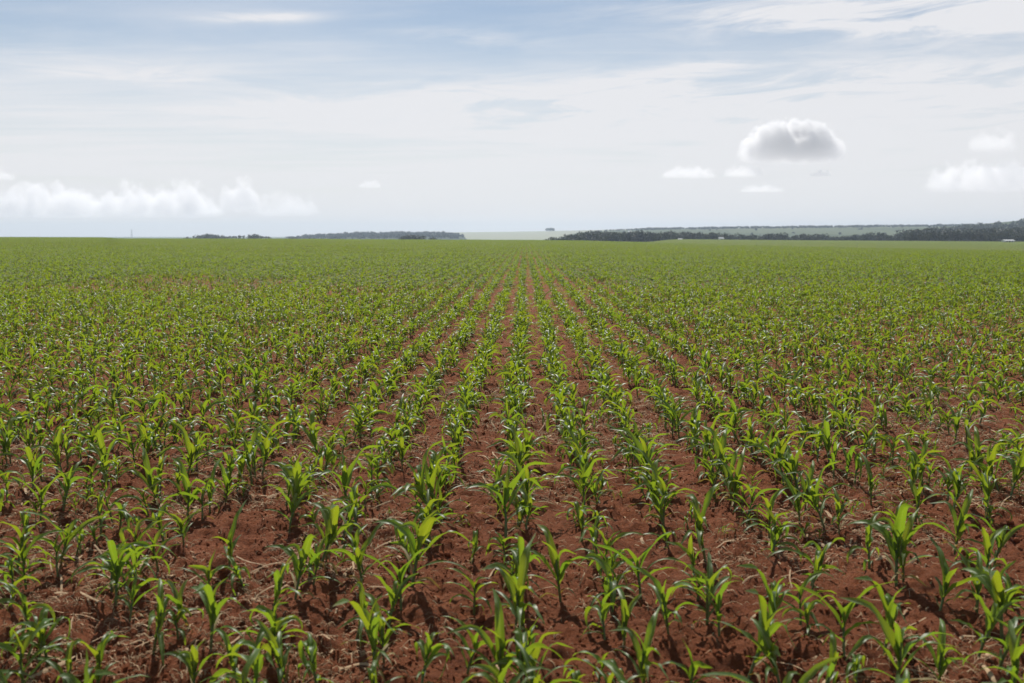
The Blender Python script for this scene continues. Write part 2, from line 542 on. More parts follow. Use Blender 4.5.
# ------------------------------------------------------------------ corn
def leaf_geo(rng, L, Wd, base, az, e0, curv, twist, nseg, ncell, fold0=0.55, wave=0.17):
    t = np.linspace(0, 1, nseg + 1)
    kink = rng.uniform(0.3, 0.7)
    a = e0 + curv * t ** 1.35 if rng.uniform() > 0.3 else e0 + curv * (0.25 * t + 0.75 * np.clip((t - kink + 0.09) / 0.18, 0, 1))   # some blades are bent over sharply
    yaw = az + twist * 0.35 * t ** 2
    ds = L / nseg
    step = np.stack([np.sin(a) * np.cos(yaw), np.sin(a) * np.sin(yaw), np.cos(a)], -1) * ds
    P = np.array(base) + np.concatenate([[np.zeros(3)], np.cumsum((step[1:] + step[:-1]) / 2, 0)])
    T = step / ds
    side = np.stack([-np.sin(yaw), np.cos(yaw), 0 * yaw], -1)
    nrm = np.cross(side, T)
    rl = twist * t
    s = side * np.cos(rl)[:, None] + nrm * np.sin(rl)[:, None]
    n = np.cross(s, T)
    w = Wd * (0.42 + 0.58 * np.clip(t / 0.28, 0, 1) ** 0.8) * np.clip(1 - t ** 2.6, 0, 1) ** 0.85
    w[-1] = 0.0004
    fold = fold0 * (1 - t) ** 0.8 + 0.12
    q = np.linspace(-1, 1, ncell + 1)
    ph = rng.uniform(0, 6.28, 2)
    fr = rng.uniform(2.0, 3.6)
    V, UV = [], []
    for j, qq in enumerate(q):
        up = -np.abs(qq) * fold * w * 0.5
        rip = np.abs(qq) * wave * w * np.sin(2 * PI * fr * t + ph[0 if qq < 0 else 1])
        V.append(P + s * (qq * w * 0.5)[:, None] + n * (up + rip)[:, None])
        UV.append(np.stack([np.full_like(t, (qq + 1) / 2), t], -1))
    V = np.stack(V, 1); UV = np.stack(UV, 1)
    i = np.arange((nseg + 1) * (ncell + 1)).reshape(nseg + 1, ncell + 1)
    F = np.stack([i[:-1, :-1], i[:-1, 1:], i[1:, 1:], i[1:, :-1]], -1).reshape(-1, 4)
    return V.reshape(-1, 3), F, UV.reshape(-1, 2)


def tube(P, R, n=6):
    P = np.asarray(P, float); R = np.asarray(R, float)
    V = []
    for k in range(len(P)):
        d = P[min(k + 1, len(P) - 1)] - P[max(k - 1, 0)]
        d = d / (np.linalg.norm(d) + 1e-9)
        r = np.array([1.0, 0, 0]) if abs(d[0]) < 0.8 else np.array([0, 1.0, 0])
        a = np.cross(d, r); a /= np.linalg.norm(a)
        b = np.cross(d, a)
        for j in range(n):
            th = 2 * PI * j / n
            V.append(P[k] + R[k] * (math.cos(th) * a + math.sin(th) * b))
    F = [(k * n + j, k * n + (j + 1) % n, (k + 1) * n + (j + 1) % n, (k + 1) * n + j) for k in range(len(P) - 1) for j in range(n)]
    return np.array(V), np.array(F)


def corn_spec(seed):
    """What one kind of young corn plant is made of (about 0.3 m tall)."""
    rng = np.random.default_rng(seed)
    n = int(rng.integers(6, 10))
    habit = ("upright", "arching", "spreading")[seed % 3]
    tall = rng.uniform(0.10, 0.145)
    lean = rng.uniform(-0.035, 0.035, 2)
    stem = [(0, 0, -0.03), (lean[0] * 0.4, lean[1] * 0.4, tall * 0.5), (lean[0], lean[1], tall), (lean[0] * 1.2, lean[1] * 1.2, tall + 0.05)]
    leaves = []
    az0 = rng.uniform(0, 2 * PI)
    for i in range(n):
        q = i / (n - 1)
        h = 0.018 + (tall - 0.018) * q ** 0.9
        f = min(1, h / tall)
        base = (lean[0] * f, lean[1] * f, h)
        L = float(np.interp(q, [0, 0.25, 0.5, 0.75, 0.9, 1], [0.11, 0.18, 0.25, 0.26, 0.20, 0.13])) * rng.uniform(0.65, 1.25)
        Wd = float(np.interp(q, [0, 0.3, 0.6, 0.85, 1], [0.012, 0.021, 0.029, 0.030, 0.021])) * rng.uniform(0.75, 1.2)
        e0 = float(np.interp(q, [0, 0.4, 0.75, 1], [0.98, 0.60, 0.31, 0.09])) * rng.uniform(0.75, 1.25)
        cv = float(np.interp(q, [0, 0.35, 0.65, 0.85, 1], [1.2, 2.3, 2.8, 2.6, 1.3])) * rng.uniform(0.55, 1.35)
        if habit == "upright":
            cv *= 0.72; e0 *= 0.85
        elif habit == "spreading":
            e0 *= 1.25; cv *= 1.12
        az = az0 + PI * i + rng.normal(0, 0.55)
        leaves.append((L, Wd, base, az, e0, cv, rng.normal(0, 0.75), q, int(rng.integers(1e6))))
    return dict(stem=stem, r=rng.uniform(0.0042, 0.0058), leaves=leaves, habit=habit)


def corn_leaf(sp, k, nseg, ncell):
    L, Wd, base, az, e0, cv, tw, q, sd = sp["leaves"][k]
    return leaf_geo(np.random.default_rng(sd), L, Wd, base, az, e0, cv, tw, nseg, ncell, 0.5 + 0.7 * q * q)


def corn_height(sp):
    return max(corn_leaf(sp, k, 8, 2)[0][:, 2].max() for k in range(len(sp["leaves"])))


def corn_bag(sp, nseg, ncell, stem_n, mats_idx=(0, 1, 2), bag=None, tf=None):
    B = bag or Bag()
    tf = tf or (lambda v: v)
    for k in range(len(sp["leaves"])):
        v, f, uv = corn_leaf(sp, k, nseg, ncell)
        B.add(tf(v), f, uv, mats_idx[1] if sp["leaves"][k][7] > 0.7 else mats_idx[0])
    if stem_n:
        P = sp["stem"] if stem_n > 3 else [sp["stem"][0], sp["stem"][2]]
        v, f = tube(P, np.linspace(1.15, 0.55, len(P)) * sp["r"], stem_n)
        B.add(tf(v), f, None, mats_idx[2])
    return B


N_SPEC = 40
SPECS = [corn_spec(100 + k) for k in range(N_SPEC)]
HT = [corn_height(s) for s in SPECS]
PARTS = []
for k, sp in enumerate(SPECS):
    v, f = tube(sp["stem"], np.array([1.2, 1.05, 0.85, 0.45]) * sp["r"], 8)
    row = [("stem", mesh_np("stem", v, f, M_STEM))]
    for j in range(len(sp["leaves"])):
        v, f, uv = corn_leaf(sp, j, 12, 4)
        q = sp["leaves"][j][7]
        row.append(("leaf", mesh_np("leaf", v, f, M_WHORL if q > 0.7 else M_DRY if q < 0.2 and sp["leaves"][j][8] % 5 < 2 else M_LEAF, uv)))
    PARTS.append(row)

# plants close to the camera, measured one by one: x, y, height (m)
NEAR = [(-1.91, 4.72, 0.21), (-1.76, 4.26, 0.2), (-1.51, 3.87, 0.26), (-1.62, 3.59, 0.23), (-2.33, 4.78, 0.2), (-2.59, 4.89, 0.22), (-1.24, 3.55, 0.21), (-1.84, 5.21, 0.22), (-2.39, 5.45, 0.23), (-1.28, 3.88, 0.29), (-1.12, 4.22, 0.26), (-0.91, 3.65, 0.23), (-1.04, 4.88, 0.36), (-1.07, 4.47, 0.3), (-0.78, 4.63, 0.27), (-1.5, 4.88, 0.25), (-0.78, 3.58, 0.19), (-0.72, 4.08, 0.21), (-0.57, 3.62, 0.31), (-0.81, 4.88, 0.23), (-0.54, 4.62, 0.37), (-0.56, 4.35, 0.26), (-0.6, 4.2, 0.24), (-0.52, 5.67, 0.38), (-0.23, 4.38, 0.18), (-0.28, 5.1, 0.15), (-0.1, 5.34, 0.38), (-0.07, 4.44, 0.28), (0.01, 4.04, 0.36), (-0.23, 3.71, 0.23), (-0.09, 3.64, 0.29), (-0.01, 3.55, 0.2), (0.17, 4.52, 0.3), (0.55, 4.55, 0.28), (0.4, 4.36, 0.2), (0.61, 4.05, 0.26), (0.41, 3.93, 0.25), (0.45, 3.57, 0.27), (0.82, 4.65, 0.23), (0.95, 5.06, 0.36), (1.38, 5.5, 0.25), (1.01, 4.04, 0.29), (0.86, 3.7, 0.32), (0.97, 3.61, 0.23), (1.38, 4.68, 0.2), (1.28, 3.85, 0.26), (1.61, 5.7, 0.26), (1.22, 4.12, 0.14), (1.8, 4.69, 0.38), (1.85, 4.72, 0.29), (1.88, 4.38, 0.27), (2.27, 5.13, 0.29), (2.39, 4.96, 0.26), (2.03, 4.1, 0.35), (1.82, 3.86, 0.25), (2.03, 4.34, 0.23), (1.39, 3.58, 0.32), (1.44, 3.86, 0.3), (1.56, 3.6, 0.22), (0.39, 5.09, 0.2), (0.28, 3.65, 0.13), (-2.09, 4.02, 0.19), (-1.84, 3.47, 0.24), (-1.07, 3.56, 0.18), (-0.39, 3.57, 0.19), (0.16, 3.56, 0.14), (0.61, 3.51, 0.21), (1.09, 3.51, 0.21), (1.77, 3.48, 0.24), (0.06, 3.5, 0.21), (-1.74, 3.56, 0.16)]


def corn_rows(y0, y1, half, spacing):
    """Plants along the rows between y0 and y1."""
    out = []
    k0 = int(half / ROW) + 1
    for k in range(-k0, k0 + 1):
        n = int((y1 - y0) / spacing)
        y = y0 + (np.arange(n) + RNG.uniform(-0.38, 0.38, n) + 0.5) * spacing
        x = ROW0 + k * ROW + RNG.normal(0, 0.046, n) + 0.05 * (vnoise(y * 0.25, np.full(n, k * 3.7), 50) - 0.5)
        out.append(np.stack([x, y], -1))
    return np.concatenate(out)


def sparse(x, y):
    """How likely a plant came up at all."""
    d = 0.98 - 0.42 * sstep(fbm(x * 0.16, y * 0.10, 61, 2), 0.56, 0.72)
    d = d - 0.75 * np.exp(-(((x + 14.3) / 2.6) ** 2 + ((y - 37) / 2.2) ** 2))
    d = d - 0.35 * sstep(x / np.maximum(y, 1), 0.28, 0.5) * (1 - sstep(y, 14, 30))
    return d


mid = corn_rows(3.3, 30, 19, 0.142)
mid = mid[np.abs(mid[:, 0]) < mid[:, 1] * 0.62 + 2.0]
mid = mid[RNG.uniform(size=len(mid)) < sparse(mid[:, 0], mid[:, 1])]
# no clash with a measured plant
nearxy = np.array([(a, b) for a, b, _ in NEAR])
clash = (np.abs(mid[:, None, :] - nearxy[None]).max(-1) < 0.115).any(1)
in_near = (mid[:, 1] < 5.75) & (mid[:, 0] / mid[:, 1] > -0.54) & (mid[:, 0] / mid[:, 1] < 0.50) & (RNG.uniform(size=len(mid)) < 0.30)
mid = mid[~(clash | in_near)]
# around and behind the camera, outside the picture
aside = corn_rows(-6, 5.5, 7, 0.25)
ua = np.abs(aside[:, 0]) / np.maximum(aside[:, 1], 0.5)
aside = aside[((aside[:, 1] < 3.25)) & (np.hypot(aside[:, 0], aside[:, 1]) > 1.1)]

plants = [(x, y, h * 1.16) for x, y, h in NEAR]
mh = np.clip(RNG.normal(0.275, 0.072, len(mid)) + 0.05 * (fbm(mid[:, 0] * 0.3, mid[:, 1] * 0.2, 77, 2) - 0.5), 0.13, 0.42)
mh = np.where(mid[:, 1] < 5.6, mh * 0.80, mh)
u_mid = mid[:, 0] / mid[:, 1]
inside = (u_mid > -0.535) & (u_mid < 0.505)
order = np.argsort(mid[:, 1])
chosen = [i for i in order if inside[i]][:300 - len(plants)]
chs = np.zeros(len(mid), bool); chs[chosen] = True
plants += [(mid[i, 0], mid[i, 1], mh[i]) for i in chosen]
print("individual corn plants", len(plants), "to", mid[chosen[-1], 1])

ORD = "zero first second third fourth fifth sixth seventh eighth ninth tenth eleventh twelfth thirteenth fourteenth fifteenth sixteenth seventeenth eighteenth nineteenth twentieth".split()
ORD += ["twenty-" + o for o in ORD[1:10]] + ["thirtieth"] + ["thirty-" + o for o in ORD[1:10]]


def place_corn(x, y, h, k, rz, tilt, label):
    root = bpy.data.objects.new("corn_plant", None)
    C.objects.link(root)
    root.empty_display_size = 0.1
    root.location = (x, y, float(ground_z(x, y)))
    s = h / HT[k]
    sw = s + 0.45 * max(0.0, 0.95 - s)                       # small plants are squat
    root.scale = (sw, sw, s)
    root.rotation_euler = (tilt[0], tilt[1], rz)
    tag(root, label, "corn plant", "young corn plants in the nearest rows")
    for nm, me in PARTS[k]:
        p = bpy.data.objects.new(nm, me)
        C.objects.link(p)
        p.parent = root


byrow = {}
for x, y, h in plants:
    byrow.setdefault(int(round((x - ROW0) / ROW)), []).append((y, x, h))
n_pl = 0
for r in sorted(byrow):
    side = "in the centre row" if r == 0 else "in the %s row %s of centre" % (ORD[abs(r)], "left" if r < 0 else "right")
    for i, (y, x, h) in enumerate(sorted(byrow[r])):
        fits = [q for q in range(N_SPEC) if 0.62 <= h / HT[q] <= 1.12] or [int(np.argmin([abs(math.log(h / t)) for t in HT]))]
        k = int(fits[RNG.integers(len(fits))])
        size = "tall" if h > 0.325 else "small" if h < 0.225 else "young"
        look = {"upright": "upright", "arching": "arching", "spreading": "spreading"}[SPECS[k]["habit"]]
        place_corn(x, y, h, k, RNG.uniform(0, 2 * PI), RNG.normal(0, 0.11, 2),
                   "%s %s-leaved corn plant, %s from the front %s" % (size, look, ORD[i + 1], side))
        n_pl += 1

# the rest of the crop: one mass
CORN_MID = [corn_bag(sp, 7, 2, 4).mesh("corn_mid", [M_LEAF, M_WHORL, M_STEM]) for sp in SPECS[:16]]
rest = np.concatenate([mid[~chs], aside])
rest_h = np.concatenate([mh[~chs], RNG.normal(0.28, 0.05, len(aside)).clip(0.15, 0.4)])
# weedy seedlings between the rows
sd_y = RNG.uniform(5.5, 26, 700)
sd_x = RNG.uniform(-0.6, 0.6, 700) * sd_y
rest = np.concatenate([rest, np.stack([sd_x, sd_y], -1)])
rest_h = np.concatenate([rest_h, RNG.uniform(0.06, 0.15, 700)])


def corn_patch(seed, wx, wy, nseg, ncell, spacing, mats, hmul=1.0, keep=0.90):
    rng = np.random.default_rng(seed)
    B = Bag()
    nr = int(round(wx / ROW))
    for r in range(nr):
        yy = np.arange(0, wy, spacing)
        for y in yy:
            if rng.uniform() > keep:
                continue
            k = int(rng.integers(N_SPEC))
            s = min(1.15, rng.uniform(0.75, 1.2) * 0.285 / HT[k] * hmul)
            rz = rng.uniform(0, 2 * PI)
            c, sn = math.cos(rz), math.sin(rz)
            ox, oy = (r + 0.5) * ROW - wx / 2 + rng.normal(0, 0.045), y + rng.uniform(0, spacing) - wy / 2
            wide = 1.25 * s
            corn_bag(SPECS[k], nseg, ncell, 0, (0, 1, 1), B,
                     lambda v: np.stack([(v[:, 0] * c - v[:, 1] * sn) * wide + ox, (v[:, 0] * sn + v[:, 1] * c) * wide + oy, v[:, 2] * s], -1))
    return B.mesh("corn_patch", mats)


PW, PL = ROW * 8, 5.0
PATCH = [corn_patch(300 + k, PW, PL, 4, 1, 0.172, [M_FAR, M_FAR_WHORL], 1.03, 0.90) for k in range(6)]
PATCH_THIN = [corn_patch(320 + k, PW, PL, 4, 1, 0.19, [M_FAR, M_FAR_WHORL], 0.88, 0.55) for k in range(3)]
PATCH_PALE = [corn_patch(330 + k, PW, PL, 3, 1, 0.33, [M_PALE, M_PALE], 1.0) for k in range(3)]


def patch_points(y0, y1, umin, umax, extra):
    pts = []
    y = y0
    while y < y1:
        a, b = umin * (y + PL) - extra, umax * (y + PL) + extra
        k0, k1 = int(math.floor((a - ROW0) / PW)), int(math.ceil((b - ROW0) / PW))
        for k in range(k0, k1 + 1):
            pts.append((ROW0 + (k + 0.5) * PW + ROW * 0.5 - 0.0 - ROW, y + PL / 2))
        y += PL
    return np.array(pts)


def corn_edge(u):
    """How far out the corn reaches in each direction."""
    return np.interp(u, [-0.9, 0.03, 0.08, 0.14, 0.3, 0.55], [345, 345, 330, 300, 250, 215])


pp = patch_points(30, 350, -0.62, 0.60, 5)
pp = pp[pp[:, 1] < corn_edge(pp[:, 0] / pp[:, 1]) * (1 + 0.45 * (RNG.uniform(size=len(pp)) - 0.5))]
flip = RNG.integers(0, 2, len(pp))
thinly = RNG.uniform(size=len(pp)) > sparse(pp[:, 0], pp[:, 1]) + 0.12 - 0.75 * sstep(fbm(pp[:, 0] * 0.03, pp[:, 1] * 0.016, 71, 2), 0.52, 0.66)
pale = patch_points(205, 640, 0.02, 0.62, 5)
ue = pale[:, 0] / pale[:, 1]
pale = pale[(ue > 0.05) & (pale[:, 1] > corn_edge(ue) * (0.86 + 0.3 * RNG.uniform(size=len(pale)))) & (pale[:, 1] < np.interp(ue, [0.05, 0.15, 0.6], [350, 640, 640]))]
print("patches", len(pp), len(pale), "mid plants", len(rest))

nm = len(CORN_MID)
pts = np.concatenate([np.stack([rest[:, 0], rest[:, 1], ground_z(rest[:, 0], rest[:, 1])], -1),
                      np.stack([pp[:, 0], pp[:, 1], land(pp[:, 0], pp[:, 1])], -1)])
pick = np.concatenate([RNG.integers(0, nm, len(rest)), nm + np.where(thinly, len(PATCH) + RNG.integers(0, 3, len(pp)), RNG.integers(0, len(PATCH), len(pp)))])
rot = np.zeros((len(pts), 3))
rot[:len(rest), 2] = RNG.uniform(0, 2 * PI, len(rest))
rot[:len(rest), :2] = RNG.normal(0, 0.12, (len(rest), 2))
rot[len(rest):, 2] = flip * PI
scl = np.ones((len(pts), 3))
hh = np.array([HT[k % 16] for k in pick[:len(rest)]])
scl[:len(rest)] = np.minimum(rest_h / hh, 1.2)[:, None]
scl[len(rest):, 2] = RNG.uniform(0.9, 1.15, len(pp))
scatter("corn_crop", "young corn crop in rows running away to the horizon", CORN_MID + PATCH + PATCH_THIN, pts, rot, scl, pick)
scatter("pale_crop", "paler green crop strip before the woods on the right", PATCH_PALE,
        np.stack([pale[:, 0], pale[:, 1], land(pale[:, 0], pale[:, 1])], -1),
        np.stack([0 * pale[:, 0], 0 * pale[:, 0], RNG.integers(0, 2, len(pale)) * PI], -1), np.ones(len(pale)), RNG.integers(0, 3, len(pale)))


# ------------------------------------------------------------------ clods and straw on the soil
def ico(sub, seed, amp, sq):
    import bmesh
    bm = bmesh.new()
    bmesh.ops.create_icosphere(bm, subdivisions=sub, radius=1.0)
    rng = np.random.default_rng(seed)
    v = np.array([p.co[:] for p in bm.verts])
    f = np.array([[q.index for q in p.verts] for p in bm.faces])
    bm.free()
    d = rng.normal(size=(5, 3))
    for k in range(5):
        v = v * (1 + amp * np.sin(v @ d[k] * 2.2 + k)[:, None] * 0.45)
    v = v * (1 + rng.uniform(-amp, amp, len(v))[:, None] * 0.5) * np.array(sq)
    return v, f


CLODS = [mesh_np("clod", *ico(2, 40 + k, 0.26, (1, RNG.uniform(0.7, 1), RNG.uniform(0.5, 0.8))), M_CLOD, None, k % 2 == 0) for k in range(6)]
N_C = 95000
cy = 3.0 + 23 * RNG.uniform(size=N_C) ** 1.6
cx = RNG.uniform(-0.64, 0.62, N_C) * cy
csz = np.clip(0.0042 * np.exp(RNG.normal(0, 0.55, N_C)), 0.002, 0.022)
kp = RNG.uniform(size=N_C) < 0.25 + 1.1 * sstep(fbm(cx * 0.8, cy * 0.8, 90, 2), 0.40, 0.70)
cx, cy, csz = cx[kp], cy[kp], csz[kp]
scatter("soil_clods", "crumbled clods of red soil between the corn rows", CLODS, np.stack([cx, cy, ground_z(cx, cy) + csz * 0.15], -1),
        RNG.uniform(0, 6.28, (len(cx), 3)) * np.array([0.15, 0.15, 1]), csz, RNG.integers(0, 6, len(cx)))


def straw_mesh(seed, big=False):
    rng = np.random.default_rng(seed)
    L = rng.uniform(0.02, 0.085); Wd = rng.uniform(0.002, 0.005) * (2.4 if seed % 4 == 0 else 1.0)
    if big:                                                  # a broken stalk or a flat dead leaf
        L = rng.uniform(0.14, 0.27); Wd = rng.uniform(0.009, 0.020)
    n = 6
    t = np.linspace(-0.5, 0.5, n + 1)
    bend = rng.uniform(-0.5, 0.5)
    P = np.stack([t * L, bend * L * (t ** 2 - 0.08), 0.010 * np.cos(t * 5 + rng.uniform(-1, 1)) + rng.normal(0, 0.0015, n + 1)], -1)
    w = Wd * (0.55 + 0.45 * np.cos(t * 2.6)) * rng.uniform(0.7, 1.2, n + 1)
    V = np.concatenate([P + np.stack([0 * w, w / 2, 0 * w], -1), P + np.array([0, 0, 0.0022]) , P - np.stack([0 * w, w / 2, 0 * w], -1)])
    m = n + 1
    F = [(i, i + 1, m + i + 1, m + i) for i in range(n)] + [(m + i, m + i + 1, 2 * m + i + 1, 2 * m + i) for i in range(n)]
    return mesh_np("straw", V, F, M_STRAW)


STRAW = [straw_mesh(500 + k) for k in range(12)] + [straw_mesh(530 + k, True) for k in range(5)]
N_S = 210000
sy = np.sqrt(RNG.uniform(3.0 ** 2, 34.0 ** 2, N_S))
n_near = 100000
sy[:n_near] = np.sqrt(RNG.uniform(3.0 ** 2, 11.0 ** 2, n_near))
sx = RNG.uniform(-0.64, 0.62, N_S) * sy
between = np.abs(((sx - ROW0) / ROW) % 1.0 - 0.5)
kp = RNG.uniform(size=N_S) < (0.10 + 1.2 * sstep(fbm(sx * 1.1, sy * 0.9, 95, 3), 0.44, 0.66)) * np.where(between < 0.3, 1.0, 0.55)
sx, sy = sx[kp], sy[kp]
eps = 0.03
tilt_x = (ground_z(sx, sy + eps) - ground_z(sx, sy - eps)) / (2 * eps)
tilt_y = -(ground_z(sx + eps, sy) - ground_z(sx - eps, sy)) / (2 * eps)
srot = np.stack([np.clip(tilt_x, -0.6, 0.6) + RNG.normal(0, 0.12, len(sx)), np.clip(tilt_y, -0.6, 0.6) + RNG.normal(0, 0.12, len(sx)), RNG.uniform(0, 6.28, len(sx))], -1)
scatter("straw_litter", "pale dry straw litter lying on the red soil", STRAW, np.stack([sx, sy, ground_z(sx, sy) + 0.004], -1),
        srot, RNG.uniform(0.45, 1.1, len(sx)), np.where(RNG.uniform(size=len(sx)) < 0.025, 12 + RNG.integers(0, 5, len(sx)), RNG.integers(0, 12, len(sx))))


# ------------------------------------------------------------------ trees
def crown_geo(rng, h, w, z0, lobes, leaves, leaf, flat=1.0):
    """Leaf clumps through a crown of several lobes."""
    cs, rs = [], []
    for k in range(lobes):
        th = rng.uniform(0, 2 * PI); rr = w * 0.30 * math.sqrt(rng.uniform())
        zz = z0 + (h - z0) * rng.uniform(0.22, 0.80)
        taper = 1 - 0.45 * abs((zz - z0) / (h - z0) - 0.45)
        cs.append((rr * math.cos(th), rr * math.sin(th), zz)); rs.append(w * rng.uniform(0.20, 0.32) * taper)
    cs.append((0, 0, z0 + (h - z0) * 0.72)); rs.append(w * 0.26)
    cs = np.array(cs); rs = np.array(rs)
    which = rng.integers(0, len(cs), leaves)
    d = rng.normal(size=(leaves, 3)); d /= np.linalg.norm(d, axis=1)[:, None]
    rad = rs[which] * rng.uniform(0.35, 1.08, leaves) ** 0.6
    c = cs[which] + d * rad[:, None] * np.array([1, 1, 0.85 * flat])
    c[:, 2] = np.clip(c[:, 2], z0 * 0.8, h)
    a = rng.normal(size=(leaves, 3)); a /= np.linalg.norm(a, axis=1)[:, None]
    b = np.cross(a, rng.normal(size=(leaves, 3))); b /= np.linalg.norm(b, axis=1)[:, None]
    s = leaf * rng.uniform(0.6, 1.4, leaves)[:, None]
    V = np.stack([c - a * s - b * s * 0.3, c + b * s * 0.7 - a * s * 0.2, c + a * s, c - b * s * 0.6 + a * s * 0.1], 1)
    F = np.arange(leaves * 4).reshape(-1, 4)
    uv = np.tile(np.array([[0.5, 0], [1, 0.5], [0.5, 0.7], [0, 0.5]]), (leaves, 1))
    return V.reshape(-1, 3), F, uv


def tree_meshes(seed, h, w, clear, lobes, leaves, leaf, mat):
    rng = np.random.default_rng(seed)
    B = Bag()
    P = [(0, 0, -0.6), (rng.normal(0, 0.1), rng.normal(0, 0.1), h * 0.3), (rng.normal(0, 0.25), rng.normal(0, 0.25), h * 0.75)]
    v, f = tube(P, [0.035 * h, 0.024 * h, 0.008 * h], 7)
    B.add(v, f)
    for k in range(5):
        th = rng.uniform(0, 6.28); z = h * rng.uniform(0.28, 0.55)
        v, f = tube([(0, 0, z), (math.cos(th) * w * 0.18, math.sin(th) * w * 0.18, z + h * 0.12), (math.cos(th) * w * 0.32, math.sin(th) * w * 0.32, z + h * 0.26)],
                    [0.013 * h, 0.009 * h, 0.004 * h], 5)
        B.add(v, f)
    trunk = B.mesh("trunk", [M_BARK])
    v, f, uv = crown_geo(rng, h, w, h * clear, lobes, leaves, leaf)
    return trunk, mesh_np("crown", v, f, mat, uv, False)


# unit kinds, 10 m tall
ROUND = [tree_meshes(700 + k, 10, 9 + (k % 3), 0.10, 9, 420, 0.55, M_CROWN if k % 2 else M_CROWN2) for k in range(7)]
SLIM = [tree_meshes(720 + k, 10, 4.2 + (k % 2), 0.34, 6, 200, 0.45, M_CROWN) for k in range(4)]


def land_at(x, y):
    z = float(land(x, y))
    u = x / y
    for u0, u1, d0, d1, hf in HILLS:
        if u0 < u < u1 and d0 < y < d1 * 1.3:
            z = max(z, float(hf(np.array([u]), np.array([y]))[0]))
    return z


def tree(name, kinds, px, Y, top_y, label, group, hmin=3.0, wide=1.0, z=None):
    x, _, ztop = at(px, top_y, Y)
    z = land_at(x, Y) if z is None else z
    h = max(hmin, ztop - z)
    trunk, crown = random.choice(kinds)
    r = bpy.data.objects.new(name, None)
    C.objects.link(r)
    r.location = (x, Y, z)
    r.rotation_euler = (0, 0, random.uniform(0, 6.28))
    s = h / 10.0
    r.scale = (s * wide, s * wide, s)
    tag(r, label, "tree", group)
    for nm, me in (("trunk", trunk), ("crown", crown)):
        p = bpy.data.objects.new(nm, me)
        C.objects.link(p)
        p.parent = r


def wood(env, n, Y0, Y1, label, group, kinds=ROUND, name="broadleaf_tree", jit=2.0, wide=1.05, drop=0.0, hmin=4.0):
    """Trees of one wood: env gives the height of its skyline along the picture."""
    pk = [e[0] for e in env]; tk = [e[1] for e in env]
    for i in range(n):
        px = pk[0] + (pk[-1] - pk[0]) * (i + random.uniform(0.1, 0.9)) / n
        Y = random.uniform(Y0, Y1)
        back = (Y - Y0) / max(1.0, Y1 - Y0)
        top = float(np.interp(px, pk, tk)) + (1 - back) * drop + random.uniform(-0.3, 1.0) * jit
        tree(name, kinds, px, Y, top, label, group, hmin, wide)


# the long wood beyond the middle right of the field
wood([(544, 237.6), (556, 235.8), (570, 234.0)], 8, 690, 760, "low dark tree at the thin left end of the long wood", "low trees at the left end of the long wood", hmin=3)
wood([(568, 233.0), (580, 230.6), (600, 229.4), (625, 229.4), (645, 230.2)], 26, 720, 880, "dark rounded tree in the tallest left part of the long wood", "trees in the tallest part of the long wood", drop=2.2)
wood([(645, 230.2), (670, 230.2), (700, 231.2)], 22, 720, 880, "dark rounded tree in the middle of the long wood", "trees in the middle of the long wood", drop=2.0)
wood([(700, 231.4), (730, 232.4), (762, 233.6)], 20, 720, 880, "dark rounded tree in the lower right part of the long wood", "trees in the right part of the long wood", drop=1.6)
# gallery wood going on to the right
wood([(760, 233.8), (772, 231.4), (786, 233.2)], 8, 760, 860, "dark tree in the small clump right of the long wood", "trees of the clump right of the long wood", drop=1.0)
wood([(788, 234.6), (806, 232.8), (828, 234.4)], 12, 760, 880, "dark tree in the thin middle row before the pastures", "trees in the row before the pastures", drop=1.0)
wood([(830, 235.0), (850, 233.8), (872, 231.6), (892, 233.0), (910, 231.8)], 22, 740, 900, "dark tree in the loose row left of the great wood", "trees left of the great wood", drop=1.2)
# the great wood on the right
wood([(905, 231.5), (925, 230.2), (960, 229.5), (1000, 230.0), (1050, 230.5)], 44, 640, 720, "dark tree along the front edge of the great wood on the right", "trees along the front of the great wood", drop=2.5, jit=1.8)
wood([(905, 228.6), (940, 227.0), (980, 227.2), (1050, 226.5)], 44, 740, 960, "dark tree standing behind in the great wood on the right", "trees deep in the great wood", drop=1.6, jit=1.6, wide=1.3)
# skyline on the left: each stands against the sky
wood([(182, 235.6), (197, 235.6)], 6, 1250, 1350, "tiny tree in the thin row at the left end of the skyline", "tiny trees at the left end of the skyline", SLIM, "slim_tree", hmin=8)
wood([(198, 235.0), (209, 233.0), (216, 234.2), (224, 235.4)], 12, 1250, 1400, "tree in the dense rounded clump on the left skyline", "trees of the dense clump on the left skyline", ROUND, jit=0.6, hmin=8)
wood([(225, 235.8), (244, 234.2)], 8, 1250, 1350, "slim tree with bare stem in the open row on the left skyline", "slim trees in the open row on the skyline", SLIM, "slim_tree", jit=0.4, hmin=8)
wood([(249, 234.8), (254, 233.6), (260, 234.8)], 6, 1150, 1250, "dark tree in the short tall clump on the left skyline", "dark trees of the short clump on the skyline", ROUND, jit=0.5, wide=0.9, hmin=8)
wood([(260, 235.0), (272, 236.2)], 5, 1300, 1400, "low tree tailing off right of the short dark clump", "low trees right of the short clump", SLIM, "slim_tree", jit=0.4, hmin=8)
wood([(290, 236.8), (296, 236.6)], 2, 1250, 1300, "single low bush like tree between the two left tree groups", "low trees between the left groups", ROUND, jit=0.2, hmin=8)
wood([(401, 235.0), (412, 234.6), (423, 235.4)], 7, 900, 960, "dark tree in the near clump before the blue wood", "dark trees of the near clump before the blue wood", ROUND, jit=0.4, wide=1.2, hmin=7)
wood([(430, 236.8), (436, 236.8)], 2, 930, 960, "small dark tree just right of the near clump", "small dark trees right of the near clump", ROUND, jit=0.2, hmin=6)
